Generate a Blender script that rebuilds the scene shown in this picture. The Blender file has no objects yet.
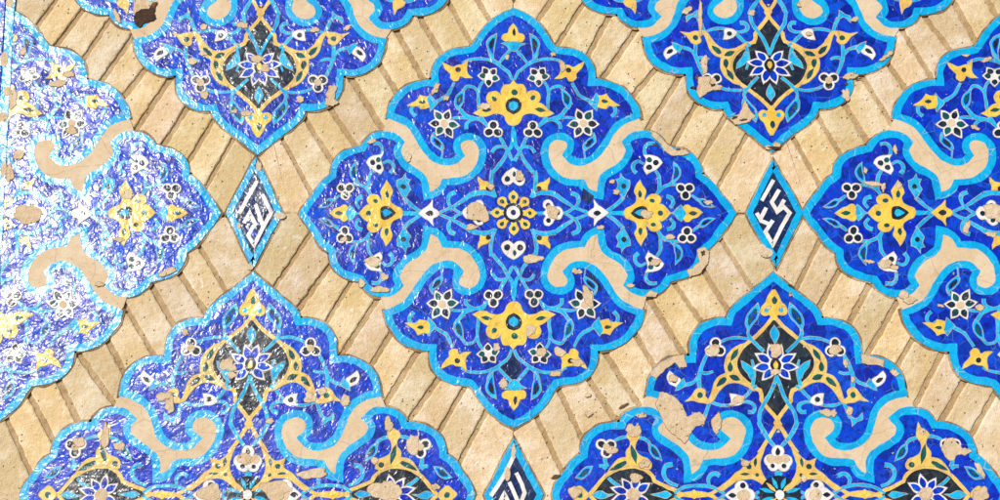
import bpy, bmesh, math, random
from mathutils import Vector, noise
from mathutils.geometry import delaunay_2d_cdt, tessellate_polygon
random.seed(7)
C = bpy.context.scene.collection
PI = math.pi
# ------------------------------------------------------------------ camera model of the photograph (pitch + rising front)
F, CY, PITCH, S = 800.0, 550.0, math.radians(4.8), 0.002
def ray(px, py):
    x = (px-500)/F; y = -(py-CY)/F
    return x, math.cos(PITCH)-y*math.sin(PITCH), y*math.cos(PITCH)+math.sin(PITCH)
def Pw(px, py):
    x, f, u = ray(px, py); return x/f, u/f
C0 = Pw(500, 250); SC = Pw(501, 250)[0]
D = S/SC; HC = 1.6; ZC = HC + C0[1]*D
def W(px, py):                      # measured picture point -> wall units (2 mm each) on the wall plane
    X, Z = Pw(px, py); return (X/SC, (Z-C0[1])/SC)

# ------------------------------------------------------------------ materials
MAT = {}
def nt(name):
    m = bpy.data.materials.new(name); m.use_nodes = True
    t = m.node_tree; b = t.nodes['Principled BSDF']; MAT[name] = m
    return m, t, b
def N(t, typ, **kw):
    n = t.nodes.new(typ)
    for k, v in kw.items():
        if k.startswith('i_'): n.inputs[k[2:].replace('_', ' ')].default_value = v
        else: setattr(n, k, v)
    return n
def mix(t, a, b, fac):
    n = N(t, 'ShaderNodeMix', data_type='RGBA')
    for i, v in ((6, a), (7, b), (0, fac)):
        if isinstance(v, bpy.types.NodeSocket): t.links.new(v, n.inputs[i])
        elif i == 0: n.inputs[i].default_value = v
        else: n.inputs[i].default_value = (*v, 1)
    return n.outputs[2]
def ramp(t, src, a, b, va=0.0, vb=1.0):
    n = N(t, 'ShaderNodeMapRange'); n.inputs[1].default_value = a; n.inputs[2].default_value = b
    n.inputs[3].default_value = va; n.inputs[4].default_value = vb
    t.links.new(src, n.inputs[0]); return n.outputs[0]
def math_(t, op, a, b):
    n = N(t, 'ShaderNodeMath', operation=op)
    for i, v in enumerate((a, b)):
        if isinstance(v, bpy.types.NodeSocket): t.links.new(v, n.inputs[i])
        else: n.inputs[i].default_value = v
    return n.outputs[0]
def pos(t): return N(t, 'ShaderNodeNewGeometry').outputs['Position']
def noi(t, p, scale, detail=2.0, rough=0.5, dist=0.0):
    n = N(t, 'ShaderNodeTexNoise'); n.inputs['Scale'].default_value = scale
    n.inputs['Detail'].default_value = detail; n.inputs['Roughness'].default_value = rough
    n.inputs['Distortion'].default_value = dist
    t.links.new(p, n.inputs['Vector']); return n

def glaze(name, cols, seam=0.5, rough=0.25, cell=34.0, wavy=1.0, chips=True, seamcol=(0.30, 0.33, 0.42)):
    m, t, b = nt(name); p = pos(t)
    # hand-cut pieces: cells of slightly different firing colour
    wn = noi(t, p, 22, 1)
    sub = N(t, 'ShaderNodeVectorMath', operation='MULTIPLY_ADD'); t.links.new(wn.outputs['Color'], sub.inputs[0])
    sub.inputs[1].default_value = (0.02,)*3; t.links.new(p, sub.inputs[2])
    vo = N(t, 'ShaderNodeTexVoronoi'); vo.inputs['Scale'].default_value = cell; t.links.new(sub.outputs[0], vo.inputs['Vector'])
    sep = N(t, 'ShaderNodeSeparateColor'); t.links.new(vo.outputs['Color'], sep.inputs[0])
    ve = N(t, 'ShaderNodeTexVoronoi', feature='DISTANCE_TO_EDGE'); ve.inputs['Scale'].default_value = cell
    t.links.new(sub.outputs[0], ve.inputs['Vector'])
    c = mix(t, cols[0], cols[1], sep.outputs[0])
    n1 = noi(t, p, 60, 4, 0.6)
    c = mix(t, c, cols[2], ramp(t, n1.outputs[0], 0.46, 0.70))
    c = mix(t, c, cols[2], ramp(t, sep.outputs[2], 0.80, 0.90, 0, 0.7))
    n1b = noi(t, p, 420, 2, 0.6)
    c = mix(t, c, tuple(min(1, v*1.6) for v in cols[0]), ramp(t, n1b.outputs[0], 0.55, 0.85, 0, 0.45))
    # seams between pieces, broken up
    n2 = noi(t, p, 30, 2)
    sm = math_(t, 'MULTIPLY', ramp(t, ve.outputs['Distance'], 0.008, 0.024, 1, 0), ramp(t, n2.outputs[0], 0.50, 0.64, 0, seam))
    c = mix(t, c, seamcol, sm)
    if chips:
        n3 = noi(t, p, 130, 3, 0.55)
        ch = ramp(t, n3.outputs[0], 0.675, 0.70, 0, 0.75)
        n4 = noi(t, p, 12, 1); ch = math_(t, 'MULTIPLY', ch, ramp(t, n4.outputs[0], 0.45, 0.6))
        c = mix(t, c, (0.45, 0.42, 0.40), ch)
    t.links.new(c, b.inputs['Base Color'])
    # every piece lies at its own small tilt, and the glaze itself is rippled
    tl = N(t, 'ShaderNodeVectorMath', operation='MULTIPLY_ADD'); t.links.new(vo.outputs['Color'], tl.inputs[0])
    tl.inputs[1].default_value = (0.10,)*3
    g = N(t, 'ShaderNodeNewGeometry'); off = N(t, 'ShaderNodeVectorMath', operation='ADD')
    t.links.new(g.outputs['Normal'], off.inputs[0]); off.inputs[1].default_value = (-0.05,)*3
    t.links.new(off.outputs[0], tl.inputs[2])
    nm = N(t, 'ShaderNodeVectorMath', operation='NORMALIZE'); t.links.new(tl.outputs[0], nm.inputs[0])
    nb = noi(t, p, 66, 2.0, 0.5, 1.1); nb2 = noi(t, p, 26, 1)
    h = math_(t, 'ADD', nb.outputs[0], math_(t, 'MULTIPLY', nb2.outputs[0], 1.2))
    bu = N(t, 'ShaderNodeBump'); bu.inputs['Strength'].default_value = 1.0; bu.inputs['Distance'].default_value = 0.0027*wavy
    t.links.new(h, bu.inputs['Height']); t.links.new(nm.outputs[0], bu.inputs['Normal'])
    t.links.new(bu.outputs[0], b.inputs['Normal'])
    t.links.new(ramp(t, n1.outputs[0], 0.3, 0.7, rough*0.85, rough*1.15), b.inputs['Roughness'])
    b.inputs['IOR'].default_value = 1.5; b.inputs['Specular IOR Level'].default_value = 0.33
    # weathered film on the glaze, thicker on some pieces than on others
    nw = noi(t, p, 9, 3, 0.6)
    cw = math_(t, 'MULTIPLY', ramp(t, sep.outputs[1], 0.0, 1.0, 0.12, 0.8), ramp(t, nw.outputs[0], 0.38, 0.62, 0.35, 1.0))
    t.links.new(cw, b.inputs['Coat Weight']); b.inputs['Coat Roughness'].default_value = 0.38; b.inputs['Coat IOR'].default_value = 1.45
    bu2 = N(t, 'ShaderNodeBump'); bu2.inputs['Strength'].default_value = 0.6; bu2.inputs['Distance'].default_value = 0.0021*wavy
    t.links.new(h, bu2.inputs['Height']); t.links.new(nm.outputs[0], bu2.inputs['Normal']); t.links.new(bu2.outputs[0], b.inputs['Coat Normal'])
    return m
glaze('blue_glaze', [(0.0, 0.014, 0.42), (0.0, 0.070, 0.58), (0.0, 0.006, 0.17)], seam=0.75, seamcol=(0.07, 0.17, 0.42))
glaze('turquoise_glaze', [(0.0, 0.33, 0.64), (0.002, 0.38, 0.68), (0.0, 0.26, 0.56)], seam=0.7, seamcol=(0.45, 0.5, 0.5), wavy=.8)
glaze('cyan_glaze', [(0.004, 0.37, 0.66), (0.02, 0.45, 0.70), (0.002, 0.26, 0.56)], seam=0.7, seamcol=(0.4, 0.45, 0.45))
glaze('yellow_glaze', [(0.74, 0.47, 0.05), (0.76, 0.53, 0.10), (0.62, 0.36, 0.05)], seam=0.6, seamcol=(0.3, 0.2, 0.1), wavy=.7)
glaze('ochre_glaze', [(0.68, 0.44, 0.09), (0.70, 0.49, 0.15), (0.56, 0.34, 0.09)], seam=0.6, seamcol=(0.3, 0.2, 0.1), wavy=.7)
glaze('white_glaze', [(0.74, 0.72, 0.72), (0.68, 0.66, 0.64), (0.62, 0.56, 0.50)], seam=0.4, wavy=.7, chips=False)
glaze('green_glaze', [(0.004, 0.07, 0.07), (0.006, 0.10, 0.09), (0.01, 0.03, 0.04)], seam=0.2)
glaze('black_glaze', [(0.010, 0.012, 0.016), (0.006, 0.010, 0.03), (0.02, 0.03, 0.04)], seam=0.5, seamcol=(0.12, 0.13, 0.15))
glaze('navy_glaze', [(0.004, 0.014, 0.085), (0.003, 0.012, 0.06), (0.012, 0.03, 0.09)], seam=0.5, seamcol=(0.12, 0.13, 0.15))

def rough_mat(name, base, dark, light, pits=0.5, tone=False, grain=1.0, bump=0.0012):
    m, t, b = nt(name); p = pos(t)
    a = noi(t, p, 14, 5, 0.6); c2 = noi(t, p, 90, 5, 0.65); c3 = noi(t, p, 420, 3, 0.6)
    c = mix(t, base, light, ramp(t, a.outputs[0], 0.46, 0.60))
    c = mix(t, c, dark, ramp(t, c2.outputs[0], 0.50, 0.78, 0, 0.75*grain))
    c = mix(t, c, tuple(min(1, v*1.25) for v in light), ramp(t, c3.outputs[0], 0.55, 0.75, 0, 0.5*grain))
    if tone:
        ys = noi(t, p, 20, 4, 0.65, 0.5); c = mix(t, c, (0.58, 0.42, 0.17), ramp(t, ys.outputs[0], 0.56, 0.68, 0, 0.5))
        ws = noi(t, p, 36, 5, 0.7, 1.0); c = mix(t, c, (0.74, 0.66, 0.56), ramp(t, ws.outputs[0], 0.60, 0.70, 0, 0.75))
        os_ = noi(t, p, 50, 4, 0.65, 0.5); c = mix(t, c, (0.50, 0.24, 0.08), ramp(t, os_.outputs[0], 0.62, 0.74, 0, 0.6))
        at = N(t, 'ShaderNodeAttribute', attribute_name='tone')
        mm = N(t, 'ShaderNodeMix', data_type='RGBA', blend_type='MULTIPLY'); mm.inputs[0].default_value = 1
        t.links.new(c, mm.inputs[6]); t.links.new(at.outputs['Color'], mm.inputs[7]); c = mm.outputs[2]
    v = N(t, 'ShaderNodeTexVoronoi'); v.inputs['Scale'].default_value = 95; v.inputs['Randomness'].default_value = 1
    t.links.new(p, v.inputs['Vector'])
    sp = N(t, 'ShaderNodeSeparateColor'); t.links.new(v.outputs['Color'], sp.inputs[0])
    n5 = noi(t, p, 300, 2)
    d = math_(t, 'ADD', v.outputs['Distance'], math_(t, 'MULTIPLY', n5.outputs[0], 0.22))
    pit = math_(t, 'MULTIPLY', ramp(t, d, 0.17, 0.30, 1, 0), ramp(t, sp.outputs[0], 0.62, 0.86, 0, 1))
    c = mix(t, c, tuple(v_*0.38 for v_ in dark), math_(t, 'MULTIPLY', pit, pits))
    if name == 'plaster':
        wv = noi(t, p, 8, 3); sb = N(t, 'ShaderNodeVectorMath', operation='MULTIPLY_ADD'); t.links.new(wv.outputs['Color'], sb.inputs[0])
        sb.inputs[1].default_value = (0.08,)*3; t.links.new(p, sb.inputs[2])
        ve = N(t, 'ShaderNodeTexVoronoi', feature='DISTANCE_TO_EDGE'); ve.inputs['Scale'].default_value = 9; t.links.new(sb.outputs[0], ve.inputs['Vector'])
        c = mix(t, c, (0.26, 0.16, 0.09), ramp(t, ve.outputs['Distance'], 0.003, 0.010, 0.35, 0))
        c = mix(t, c, (0.36, 0.24, 0.14), ramp(t, noi(t, p, 26, 5, 0.7).outputs[0], 0.56, 0.75, 0, 0.6))
    t.links.new(c, b.inputs['Base Color']); b.inputs['Roughness'].default_value = 0.85
    b.inputs['Specular IOR Level'].default_value = 0.25
    h = math_(t, 'ADD', math_(t, 'MULTIPLY', c2.outputs[0], 1.0), math_(t, 'MULTIPLY', c3.outputs[0], 0.35))
    h = math_(t, 'ADD', h, math_(t, 'MULTIPLY', a.outputs[0], 1.6))
    h = math_(t, 'SUBTRACT', h, math_(t, 'MULTIPLY', pit, 0.9))
    bu = N(t, 'ShaderNodeBump'); bu.inputs['Strength'].default_value = 1; bu.inputs['Distance'].default_value = bump
    t.links.new(h, bu.inputs['Height']); t.links.new(bu.outputs[0], b.inputs['Normal'])
    return m
rough_mat('brick', (0.58, 0.43, 0.245), (0.47, 0.31, 0.15), (0.69, 0.565, 0.41), tone=True, pits=0.8, bump=0.0028)
rough_mat('mortar', (0.39, 0.26, 0.13), (0.23, 0.14, 0.06), (0.48, 0.34, 0.19), pits=0.6, bump=0.004)
rough_mat('plaster', (0.56, 0.42, 0.27), (0.47, 0.32, 0.17), (0.60, 0.48, 0.34), pits=0.35, grain=0.9, bump=0.0007)
rough_mat('patch_plaster', (0.55, 0.41, 0.26), (0.40, 0.26, 0.13), (0.60, 0.48, 0.34), pits=0.6, bump=0.003)
rough_mat('grout', (0.22, 0.13, 0.065), (0.05, 0.028, 0.014), (0.46, 0.32, 0.18), pits=0.8, bump=0.004)
rough_mat('joint_grout', (0.30, 0.25, 0.22), (0.10, 0.08, 0.07), (0.50, 0.42, 0.34), pits=0.0, bump=0.001)
rough_mat('painted_hole_shade', (0.05, 0.022, 0.011), (0.010, 0.005, 0.004), (0.17, 0.09, 0.045), pits=0.5, bump=0.004)  # dark browns paint the shade inside the hollow and the tile gaps
rough_mat('paving', (0.13, 0.11, 0.09), (0.08, 0.07, 0.055), (0.17, 0.15, 0.12))

# ------------------------------------------------------------------ geometry helpers (wall units; h in mm towards the viewer)
LAY = dict(grout=0.7, scroll=1.3, field=1.6, panel=1.74, vine=1.87, base=2.16, inlay=2.32, inlay2=2.48, patch=2.64)
_k = [0]
def tick():
    if tick.off: return 0.0
    _k[0] += 1; return (_k[0] % 19)*0.006
tick.off = False
def jig(X, Z, a=1.0):
    v = noise.noise_vector(Vector((X*0.035, Z*0.035, 3.1))); w = noise.noise_vector(Vector((X*0.21, Z*0.21, 9.4)))
    return X + a*(v[0]*1.1+w[0]*0.42), Z + a*(v[1]*1.1+w[1]*0.42)
def obj(name, bm, mat, parent=None, mats=None):
    me = bpy.data.meshes.new(name); bm.to_mesh(me); bm.free()
    for mm in (mats or [mat]): me.materials.append(MAT[mm])
    o = bpy.data.objects.new(name, me); C.objects.link(o)
    if parent is not None: o.parent = parent
    return o
def thing(name, label, cat, X, Z, group=None):
    o = bpy.data.objects.new(name, None); C.objects.link(o); o.location = (X*S, 0, ZC+Z*S)
    o.empty_display_size = 0.05
    o['label'] = label; o['category'] = cat
    if group: o['group'] = group
    return o
class Frame:                       # local axes of a thing on the wall; clip keeps only u >= 0
    def __init__(s, X, Z, clip=False, kl=1.0): s.X, s.Z, s.clip, s.kl = X, Z, clip, kl
def clip_poly(pts, lim=0.0):
    out = []
    for i in range(len(pts)):
        a, b = pts[i-1], pts[i]
        if (a[0] >= lim) != (b[0] >= lim):
            k = (lim-a[0])/(b[0]-a[0]); out.append((lim, a[1]+k*(b[1]-a[1])))
        if b[0] >= lim: out.append(b)
    return out
def v3(fr, u, v, h, a=1.0):
    if u < -130 and fr.kl != 1: u = -130+(u+130)*fr.kl
    X, Z = jig(fr.X+u, fr.Z+v, a)
    return ((X-fr.X)*S, -h*0.001, (Z-fr.Z)*S)
def unloop(q, win=30):
    """cut away small self-crossing loops of an outline"""
    q = list(q); i = 0; guard = 0
    while i < len(q) and guard < 4000:
        guard += 1; n = len(q); a, b = q[i], q[(i+1) % n]; hit = False
        for k in range(min(win, n//3), 1, -1):
            c, d = q[(i+k) % n], q[(i+k+1) % n]
            r = (b[0]-a[0], b[1]-a[1]); s_ = (d[0]-c[0], d[1]-c[1]); den = r[0]*s_[1]-r[1]*s_[0]
            if abs(den) < 1e-12: continue
            t = ((c[0]-a[0])*s_[1]-(c[1]-a[1])*s_[0])/den; u = ((c[0]-a[0])*r[1]-(c[1]-a[1])*r[0])/den
            if 0 < t < 1 and 0 < u < 1:
                x = (a[0]+r[0]*t, a[1]+r[1]*t); kill = set((i+1+m) % n for m in range(k))
                keep = []
                for m in range(n):
                    if m == (i+1) % n: keep.append(x)
                    elif m not in kill: keep.append(q[m])
                q = keep; hit = True; break
        if not hit: i += 1
    return q
def add_poly(bm, fr, pts, h, depth=0.5, a=1.0, tone=None):
    if fr.clip: pts = clip_poly(pts)
    q = []
    for p in pts:
        if not q or math.hypot(p[0]-q[-1][0], p[1]-q[-1][1]) > 0.05: q.append(p)
    if len(q) > 2 and math.hypot(q[0][0]-q[-1][0], q[0][1]-q[-1][1]) < 0.05: q.pop()
    if len(q) < 3: return
    ar = sum(q[i-1][0]*q[i][1]-q[i][0]*q[i-1][1] for i in range(len(q)))
    if ar < 0: q.reverse()
    h += tick()
    co = [v3(fr, u, v, 0, a) for u, v in q]
    cc = [(c[0]*1000, c[2]*1000) for c in co]
    if len(cc) > 40: cc = unloop(cc)
    co = [(c[0]*.001, 0, c[1]*.001) for c in cc]; n = len(co)
    c2 = [Vector(c) for c in cc]
    if n <= 3: vo, tri, orig = c2, [tuple(range(n))], [[i] for i in range(n)]
    else: vo, _, tri, orig, _, _ = delaunay_2d_cdt(c2, [], [list(range(n))], 1, 1e-4)
    ta = sum(abs((vo[f[1]][0]-vo[f[0]][0])*(vo[f[2]][1]-vo[f[0]][1])-(vo[f[1]][1]-vo[f[0]][1])*(vo[f[2]][0]-vo[f[0]][0])) for f in tri)
    pa = abs(sum(cc[i-1][0]*cc[i][1]-cc[i][0]*cc[i-1][1] for i in range(n)))
    if ta < 0.9*pa or ta > 1.1*pa:
        print('retriangulate', n, ta, pa)
        vo = c2; tri = tessellate_polygon([[Vector((c[0], c[1], 0)) for c in cc]]); orig = [[i] for i in range(n)]
    top = [bm.verts.new((c[0]*0.001, -h*0.001, c[1]*0.001)) for c in vo]
    for f in tri:
        a_, b_, c_ = (vo[k] for k in f[:3])
        if (b_[0]-a_[0])*(c_[1]-a_[1])-(b_[1]-a_[1])*(c_[0]-a_[0]) < 0: f = f[::-1]
        bm.faces.new([top[k] for k in f])
    where = {}
    for k, o_ in enumerate(orig):
        for z in o_: where[z] = k
    bot = [bm.verts.new((c[0], -(h-depth)*0.001, c[2])) for c in co]
    for i in range(n):
        p_, r_ = where.get((i-1) % n), where.get(i)
        if p_ is None or r_ is None or p_ == r_: continue
        try: bm.faces.new((top[p_], bot[(i-1) % n], bot[i], top[r_]))
        except ValueError: pass
def add_joint(bm, fr, pts, h, grow=0.55, strokew=None):
    """thin bed of joint grout showing round a hand-cut piece (material slot 1)"""
    n0 = len(bm.faces); h = h-0.02-tick()*0.08; tick.off = True
    if strokew: add_stroke(bm, fr, pts, lambda t, b: strokew(t, b)+2*grow, h, depth=0.1)
    else:
        q = [(p[0], p[1]) for p in pts]; q = [p for i, p in enumerate(q) if math.hypot(p[0]-q[i-1][0], p[1]-q[i-1][1]) > .05]
        L, R_ = offsets(q, lambda t, b: 2*grow*(1+.5*noise.noise(Vector((b[0]*.3, b[1]*.3, 2)))), True)
        ar = lambda o_: abs(sum(o_[i-1][0]*o_[i][1]-o_[i][0]*o_[i-1][1] for i in range(len(o_))))
        add_poly(bm, fr, L if ar(L) > ar(R_) else R_, h, 0.1)
    tick.off = False; bm.faces.ensure_lookup_table()
    for f in bm.faces[n0:]: f.material_index = 1
def spline(pts, closed, step=1.6):
    """points (x, y[, corner]); smooth through plain points, sharp at corners"""
    n = len(pts); out = []
    def P(i):
        return pts[i % n] if closed else pts[max(0, min(n-1, i))]
    segs = n if closed else n-1
    for i in range(segs):
        p1, p2 = P(i), P(i+1)
        p0 = p1 if len(p1) > 2 and p1[2] else P(i-1)
        p3 = p2 if len(p2) > 2 and p2[2] else P(i+2)
        L = math.hypot(p2[0]-p1[0], p2[1]-p1[1]); k = max(1, int(L/step))
        def tang(a, b, c):
            if a is b or b is c: return (c[0]-a[0], c[1]-a[1])
            d1 = max(1e-3, math.hypot(b[0]-a[0], b[1]-a[1])); d2 = max(1e-3, math.hypot(c[0]-b[0], c[1]-b[1]))
            t = [((b[j]-a[j])/d1*d2 + (c[j]-b[j])/d2*d1)/(d1+d2) for j in (0, 1)]
            return (t[0]*L, t[1]*L)
        m1 = tang(p0, p1, p2); m2 = tang(p1, p2, p3)
        for s_ in range(k):
            t = s_/k; a = 2*t**3-3*t*t+1; b = t**3-2*t*t+t; c = -2*t**3+3*t*t; d = t**3-t*t
            out.append(tuple(a*p1[j]+b*m1[j]+c*p2[j]+d*m2[j] for j in (0, 1)))
    if not closed: out.append((pts[-1][0], pts[-1][1]))
    return out
def offsets(pl, wf, closed):
    n = len(pl); L, R = [], []
    for i in range(n):
        a = pl[i-1] if (closed or i > 0) else None; b = pl[i]; c = pl[(i+1) % n] if (closed or i < n-1) else None
        def nrm(p, q):
            d = math.hypot(q[0]-p[0], q[1]-p[1]) or 1; return (-(q[1]-p[1])/d, (q[0]-p[0])/d)
        if a is None: nn = nrm(b, c); k = 1
        elif c is None: nn = nrm(a, b); k = 1
        else:
            n1, n2 = nrm(a, b), nrm(b, c); s_ = (n1[0]+n2[0], n1[1]+n2[1]); l = math.hypot(*s_) or 1e-3
            nn = (s_[0]/l, s_[1]/l); k = min(1.9, 1/max(0.3, nn[0]*n1[0]+nn[1]*n1[1]))
        w = wf(i/(n-1) if n > 1 else 0, b)*0.5*k
        L.append((b[0]+nn[0]*w, b[1]+nn[1]*w)); R.append((b[0]-nn[0]*w, b[1]-nn[1]*w))
    return L, R
def add_stroke(bm, fr, pl, wf, h, closed=False, depth=0.5, bev=0.0, a=1.0):
    h += tick()
    if bev:
        rows = []
        for ww, hh in ((0, depth), (0, bev*2*0.8), (bev, 0)):
            L, R = offsets(pl, lambda t, b: max(0.2, wf(t, b)-2*ww), closed); rows.append((L, R, hh))
        cols = [(r[0], r[2]) for r in rows]+[(r[1], r[2]) for r in reversed(rows)]
    else:
        L, R = offsets(pl, wf, closed)
        cols = [(L, depth), (L, 0), (R, 0), (R, depth)]
    vs = []
    for side, dd in cols: vs.append([bm.verts.new(v3(fr, p[0], p[1], h-dd, a)) for p in side])
    n = len(pl)
    for i in range(n if closed else n-1):
        j = (i+1) % n
        if fr.clip and (pl[i][0] < 0.3 or pl[j][0] < 0.3): continue
        for c_ in range(len(vs)-1):
            bm.faces.new((vs[c_][i], vs[c_][j], vs[c_+1][j], vs[c_+1][i]))
def circ(cx, cy, r, ry=None, n=16, ang=0):
    ry = ry or r; o = []
    for i in range(n):
        t = 2*PI*i/n; x, y = r*math.cos(t), ry*math.sin(t)
        o.append((cx+x*math.cos(ang)-y*math.sin(ang), cy+x*math.sin(ang)+y*math.cos(ang)))
    return o
def drop(a, b, w, m=0.55):          # pointed at b, rounded at a
    dx, dy = b[0]-a[0], b[1]-a[1]; nx, ny = -dy, dx; l = math.hypot(nx, ny) or 1; nx /= l; ny /= l; w *= 0.5
    q = [(0, 0, 0.45), (0.18, 0, 0.85), (m*0.8, 0, 1), (0.75, 0, 0.62), (1, 0, 0.0)]
    L = [(a[0]+dx*k+nx*w*s_, a[1]+dy*k+ny*w*s_) for k, _, s_ in q]; R = [(a[0]+dx*k-nx*w*s_, a[1]+dy*k-ny*w*s_) for k, _, s_ in q[:-1]]
    p = L+R[::-1]; p = [(x, y, 1) if i == 4 else (x, y) for i, (x, y) in enumerate(p)]
    return spline(p, True, 1.2)
def almond(a, b, w):
    dx, dy = b[0]-a[0], b[1]-a[1]; l = math.hypot(dx, dy) or 1; nx, ny = -dy/l*w*.5, dx/l*w*.5
    return spline([(a[0], a[1], 1), (a[0]+dx*.3+nx*.85, a[1]+dy*.3+ny*.85), (a[0]+dx*.55+nx, a[1]+dy*.55+ny), (b[0], b[1], 1),
                   (a[0]+dx*.55-nx, a[1]+dy*.55-ny), (a[0]+dx*.3-nx*.85, a[1]+dy*.3-ny*.85)], True, 1.2)

# ------------------------------------------------------------------ tracing tools: "x,y x,y! ..." in picture points ("!" = sharp corner)
def trace(s_, cen, mx=None):
    out = []
    for tok in s_.split():
        c = tok.endswith('!'); x, y = map(float, tok.rstrip('!').split(','))
        if mx is not None: x = 2*mx-x
        u, v = W(x, y); out.append((u-cen[0], v-cen[1], 1 if c else 0))
    return out
CA, CB = (13.5, 38.0), (272.0, -247.0)
A = lambda s_: trace(s_, CA)
B = lambda s_: trace(s_, CB)
def a1(x, y): u, v = W(x, y); return (u-CA[0], v-CA[1])
def b1(x, y): u, v = W(x, y); return (u-CB[0], v-CB[1])
def mirv(p): return p + [(-q[0], *q[1:]) for q in reversed(p) if abs(q[0]) > 1.2]       # right half -> whole, vertical axis
def mirh(p): return p + [(q[0], -q[1], *q[2:]) for q in reversed(p) if abs(q[1]) > 1.2]
def snapv(p): return [(0.0, *q[1:]) if abs(q[0]) <= 1.2 else q for q in p]
def snaph(p): return [(q[0], 0.0, *q[2:]) if abs(q[1]) <= 1.2 else q for q in p]
def SV(s_, f): return spline(mirv(snapv(f(s_))), True)
def SH(s_, f): return spline(mirh(snaph(f(s_))), True)
def SP(s_, f): return spline(f(s_), True)
def mv(polys): return polys + [[(-x, y) for x, y in p] for p in polys]
def mh(polys): return polys + [[(x, -y) for x, y in p] for p in polys]
# an element: name, symmetry (q = 4 corners, v = on vertical axis x2, h = on horizontal axis x2, c = centre), base material, base polygons, inlays
def E(name, sym, mat, polys, inl=(), layer='base'): return dict(name=name, sym=sym, mat=mat, polys=polys, inl=inl, layer=layer)
def star(c, tips, w, cen, sym='q', fill='black_glaze', name='white_flower', alt='green_glaze', inner=0.74):
    pol, d1, d2 = [], [], []
    for i, tp in enumerate(tips):
        dx, dy = tp[0]-c[0], tp[1]-c[1]
        pol.append(drop((c[0]+dx*.12, c[1]+dy*.12), tp, w, .62))
        q = drop((c[0]+dx*.33, c[1]+dy*.33), (c[0]+dx*.87, c[1]+dy*.87), w*inner, .6)
        (d2 if i % 2 else d1).append(q)
    pol.append(circ(c[0], c[1], w*.45))
    inl = [('petal_inlay', fill, d1, 'inlay'), ('petal_inlay', alt, d2, 'inlay')]
    if cen: inl.append(('flower_centre', cen[0], [circ(c[0], c[1], cen[1])], 'inlay2'))
    return E(name, sym, 'white_glaze', pol, inl)
def tref(c, r, ang, sym='q', n=3, fill='black_glaze', name='white_trefoil', k=.58, cenfill=None):
    pol, d = [], []
    for i in range(n):
        t = ang+2*PI*i/n; x, y = c[0]+math.cos(t)*r*.52, c[1]+math.sin(t)*r*.52
        pol.append(circ(x, y, r*.53)); d.append(circ(x+math.cos(t)*.1, y+math.sin(t)*.1, r*k*.60, r*k*.68, 12, t+PI/2))
    inl = [('petal_inlay', fill, d, 'inlay')]
    if cenfill: inl.append(('plaster_fill', 'patch_plaster', [circ(c[0], c[1], r*cenfill)], 'inlay2'))
    return E(name, sym, 'white_glaze', pol, inl)

# ---------------- medallion A (traced on its upper right quarter)
A_OUT = A("513.5,12! 524,17 536,26 545.6,37 550,44 555,50! 563,51.5 572,52.5 580,55.5 589,63 592.5,73 592.5,83! 602,83.2 613,86.2 624,92 632.5,101.5 636.5,108 638.5,116! 629,119.5 619,125.5 612,134 606,144 600,152 593,158.5 583,162.3 573,161 567,155.5! 570.5,149 570,142 564,137.5 556,137 548.5,141 544.6,149 545,158 549,168 556,176 565,181 575,182.5 583,183! 586,189 593,194.5 601.5,196.5! 602.5,187 605,178 611,173 620,168 628,159.5 631,151 627.5,143! 634,137 643,134.8 654,136 662,141 667.5,148.5! 679,151.5 689,155 696,160 700.5,168 701.5,176! 711,183 722,196 731.5,208 735,213.5!")
A_SCROLL = A("638.5,116! 629,119.5 619,125.5 612,134 606,144 600,152 593,158.5 583,162.3 573,161 567,155.5! 570.5,149 570,142 564,137.5 556,137 548.5,141 544.6,149 545,158 549,168 556,176 565,181 575,182.5 583,183! 586,189 593,194.5 601.5,196.5! 602.5,187 605,178 611,173 620,168 628,159.5 631,151 627.5,143! 634,137 643,134.8! 646,131! 643,122!")
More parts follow.
